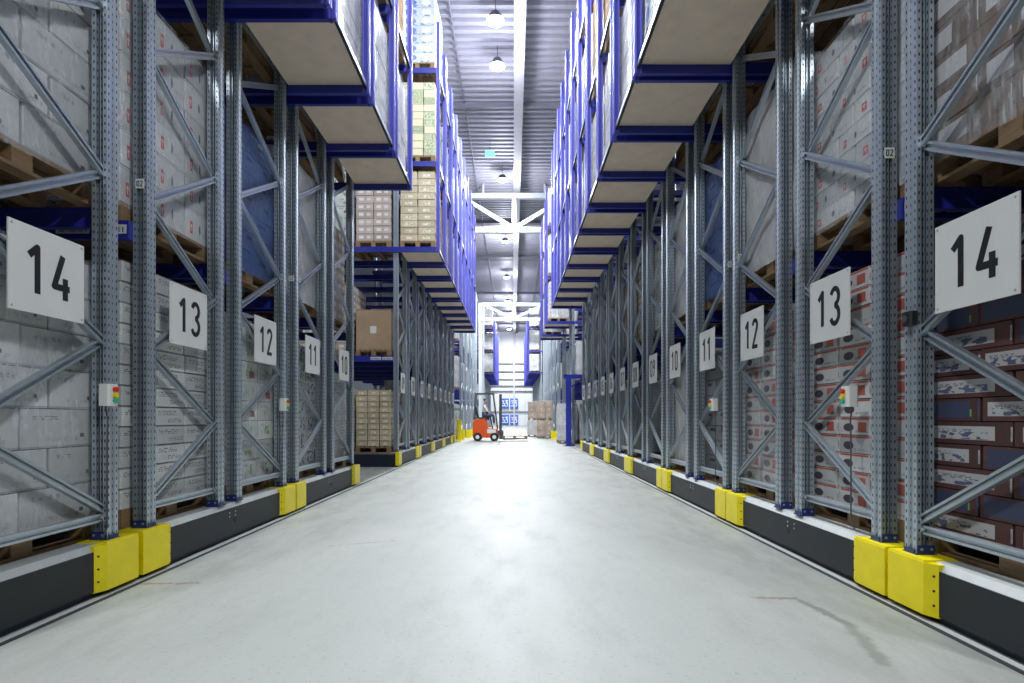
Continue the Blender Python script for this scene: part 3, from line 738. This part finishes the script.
# ------------------------------------------------------------------ forklift with driver, crossing the aisle
FY = 27.0
fk = thing('forklift', 'orange forklift truck crossing the far end of the aisle', 'forklift', (-1.15, FY, 0))
q = MB(); q.prism([(-.72, .22), (-.72, .85), (-.62, 1.02), (-.15, 1.05), (.0, .62), (.42, .58), (.42, .16), (-.6, .16)], -.5, .5, M['orange'], 'y'); body = q.build('chassis', fk)
q = MB(); q.box(-.05, .35, -.502, -.5, .38, .56, M['white']); q.build('side_plate', fk)
q = MB(); q.prism([(-.5, .0), (.5, .0), (.5, .0)], 0, 0, M['grey']) if False else q.bevbox(-.68, -.1, -.42, .42, 1.05, 1.12, M['grey'], .04); q.build('engine_cover', fk)
q = MB(); q.bevbox(-.45, .02, -.25, .25, 1.0, 1.12, M['black'], .05); q.hexa([(-.55, -.24, 1.1), (-.45, -.24, 1.1), (-.45, .24, 1.1), (-.55, .24, 1.1), (-.66, -.22, 1.6), (-.58, -.22, 1.6), (-.58, .22, 1.6), (-.66, .22, 1.6)], M['black']); q.build('seat', fk)
for sx, sy in ((-.5, -.44), (-.5, .44), (.28, -.44), (.28, .44)):
    q = MB(); q.tube((sx, sy-.09, .2), (sx, sy+.09, .2), .2, M['black'], 20); wl = q.build('wheel', fk)
    q = MB(); q.tube((sx, sy-.095, .2), (sx, sy+.095, .2), .09, M['white'], 14); q.build('hub', wl)
for sy in (-.45, .45):
    q = MB(); q.bar((-.68, sy, 1.0), (-.6, sy, 2.2), .05, .05, M['grey']); q.build('guard_post', fk)
    q = MB(); q.bar((.42, sy, .55), (.22, sy, 2.2), .05, .05, M['grey']); q.build('guard_post', fk)
q = MB(); q.box(-.64, .26, -.47, -.42, 2.19, 2.25, M['grey']); q.box(-.64, .26, .42, .47, 2.19, 2.25, M['grey'])
for i in range(7): q.box(-.64+.14*i, -.6+.14*i, -.45, .45, 2.2, 2.24, M['grey'])
q.build('overhead_guard', fk)
q = MB()
for sy in (-.28, .28): q.box(.5, .62, sy-.05, sy+.05, .08, 2.2, M['grey']); q.box(.44, .5, sy-.03, sy+.03, .3, .5, M['grey'])
q.box(.52, .58, -.3, .3, 2.12, 2.2, M['grey']); q.box(.52, .58, -.3, .3, 1.1, 1.18, M['grey']); q.box(.5, .6, -.3, .3, .12, .2, M['grey']); mast = q.build('mast', fk)
q = MB(); q.box(.63, .68, -.38, .38, .1, .5, M['grey']); q.build('fork_carriage', fk)
for sy in (-.2, .2):
    q = MB(); q.hexa([(.68, sy-.06, .06), (1.7, sy-.06, .085), (1.7, sy+.06, .085), (.68, sy+.06, .06), (.68, sy-.06, .10), (1.7, sy-.06, .095), (1.7, sy+.06, .095), (.68, sy+.06, .10)], M['grey'])
    q.box(.66, .70, sy-.06, sy+.06, .06, .5, M['grey']); q.build('fork', fk)
q = MB(); q.tube((.18, 0, .6), (.08, 0, 1.18), .03, M['black'], 10)
for i in range(14):
    a0, a1 = 2*math.pi*i/14, 2*math.pi*(i+1)/14
    f_ = lambda a: (.07+.07*math.sin(a)*.5, .16*math.cos(a), 1.2+.14*math.sin(a)*.6)
    q.tube(f_(a0), f_(a1), .014, M['black'], 6)
q.build('steering_wheel', fk)
pl = put('wooden_pallet', PAL, None, (.08, FY, .10), (0, 0, math.pi/2)); pl['label'] = 'empty wooden pallet carried low on the forklift forks'; pl['category'] = 'pallet'
def skin(name, pts, edges, rad, mat, parent, sub=2):
    me = bpy.data.meshes.new(name); me.from_pydata(pts, edges, []); me.materials.append(mat)
    o = put(name, me, parent); md = o.modifiers.new('skin', 'SKIN'); md.use_smooth_shade = True
    for i, r_ in enumerate(rad):
        r_ = r_ if isinstance(r_, tuple) else (r_, r_); me.skin_vertices[0].data[i].radius = r_
    me.skin_vertices[0].data[0].use_root = True
    sb = o.modifiers.new('sub', 'SUBSURF'); sb.levels = sub; sb.render_levels = sub
    return o
dv = thing('person', 'forklift driver in a pale shirt and dark trousers, seated at the wheel', 'person', (-1.15-.2, FY, 1.12))
P = [(0, 0, .08), (.0, 0, .28), (.02, 0, .46), (.03, 0, .56), (.04, 0, .64), (.05, 0, .74), (.045, 0, .83),
     (.02, .19, .50), (.13, .23, .27), (.29, .13, .19), (.33, .11, .18), (.02, -.19, .50), (.13, -.23, .27), (.29, -.13, .19), (.33, -.11, .18),
     (.02, .1, .07), (.42, .13, .10), (.46, .13, -.30), (.54, .13, -.34), (.02, -.1, .07), (.42, -.13, .10), (.46, -.13, -.30), (.54, -.13, -.34)]
E = [(0, 1), (1, 2), (2, 3), (3, 4), (4, 5), (5, 6), (2, 7), (7, 8), (8, 9), (9, 10), (2, 11), (11, 12), (12, 13), (13, 14), (0, 15), (15, 16), (16, 17), (17, 18), (0, 19), (19, 20), (20, 21), (21, 22)]
rd = [(.13, .15), (.11, .14), (.11, .15), .055, .065, (.095, .08), (.075, .07), .055, .042, .03, .035, .055, .042, .03, .035, .08, .06, .045, .04, .08, .06, .045, .04]
skin('body', P, E, rd, M['skin'], dv)
skin('shirt', P[:4]+[P[7], P[8], P[11], P[12]], [(0, 1), (1, 2), (2, 3), (2, 4), (4, 5), (2, 6), (6, 7)], [(.15, .17), (.13, .165), (.125, .17), .06, .068, .055, .068, .055], M['shirt'], dv)
skin('trousers', [P[0], P[15], P[16], P[17], P[19], P[20], P[21]], [(0, 1), (1, 2), (2, 3), (0, 4), (4, 5), (5, 6)], [(.15, .17), .09, .075, .06, .09, .075, .06], M['trousers'], dv)
skin('hair', [(.02, 0, .77), (.02, 0, .84), (.05, 0, .88)], [(0, 1), (1, 2)], [.088, .09, .05], M['hair'], dv)
for sg in (-1, 1):
    q = MB(); bx, by, bz = .33, sg*.11, .18
    for i_ in range(4): q.tube((bx, by-.025+.017*i_, bz+.01), (bx+.05-.004*abs(i_-1), by-.025+.017*i_, bz-.01), .008, M['skin'], 6)
    q.tube((bx-.01, by-sg*.035, bz), (bx+.03, by-sg*.055, bz+.02), .009, M['skin'], 6); q.build('fingers', dv)
    q = MB(); q.tube((.125, sg*.028, .755), (.132, sg*.028, .755), .011, M['ink'], 8); q.build('eye', dv)
q = MB(); q.tube((.13, 0, .745), (.155, 0, .725), .012, M['skin'], 6, .018); q.build('nose', dv)
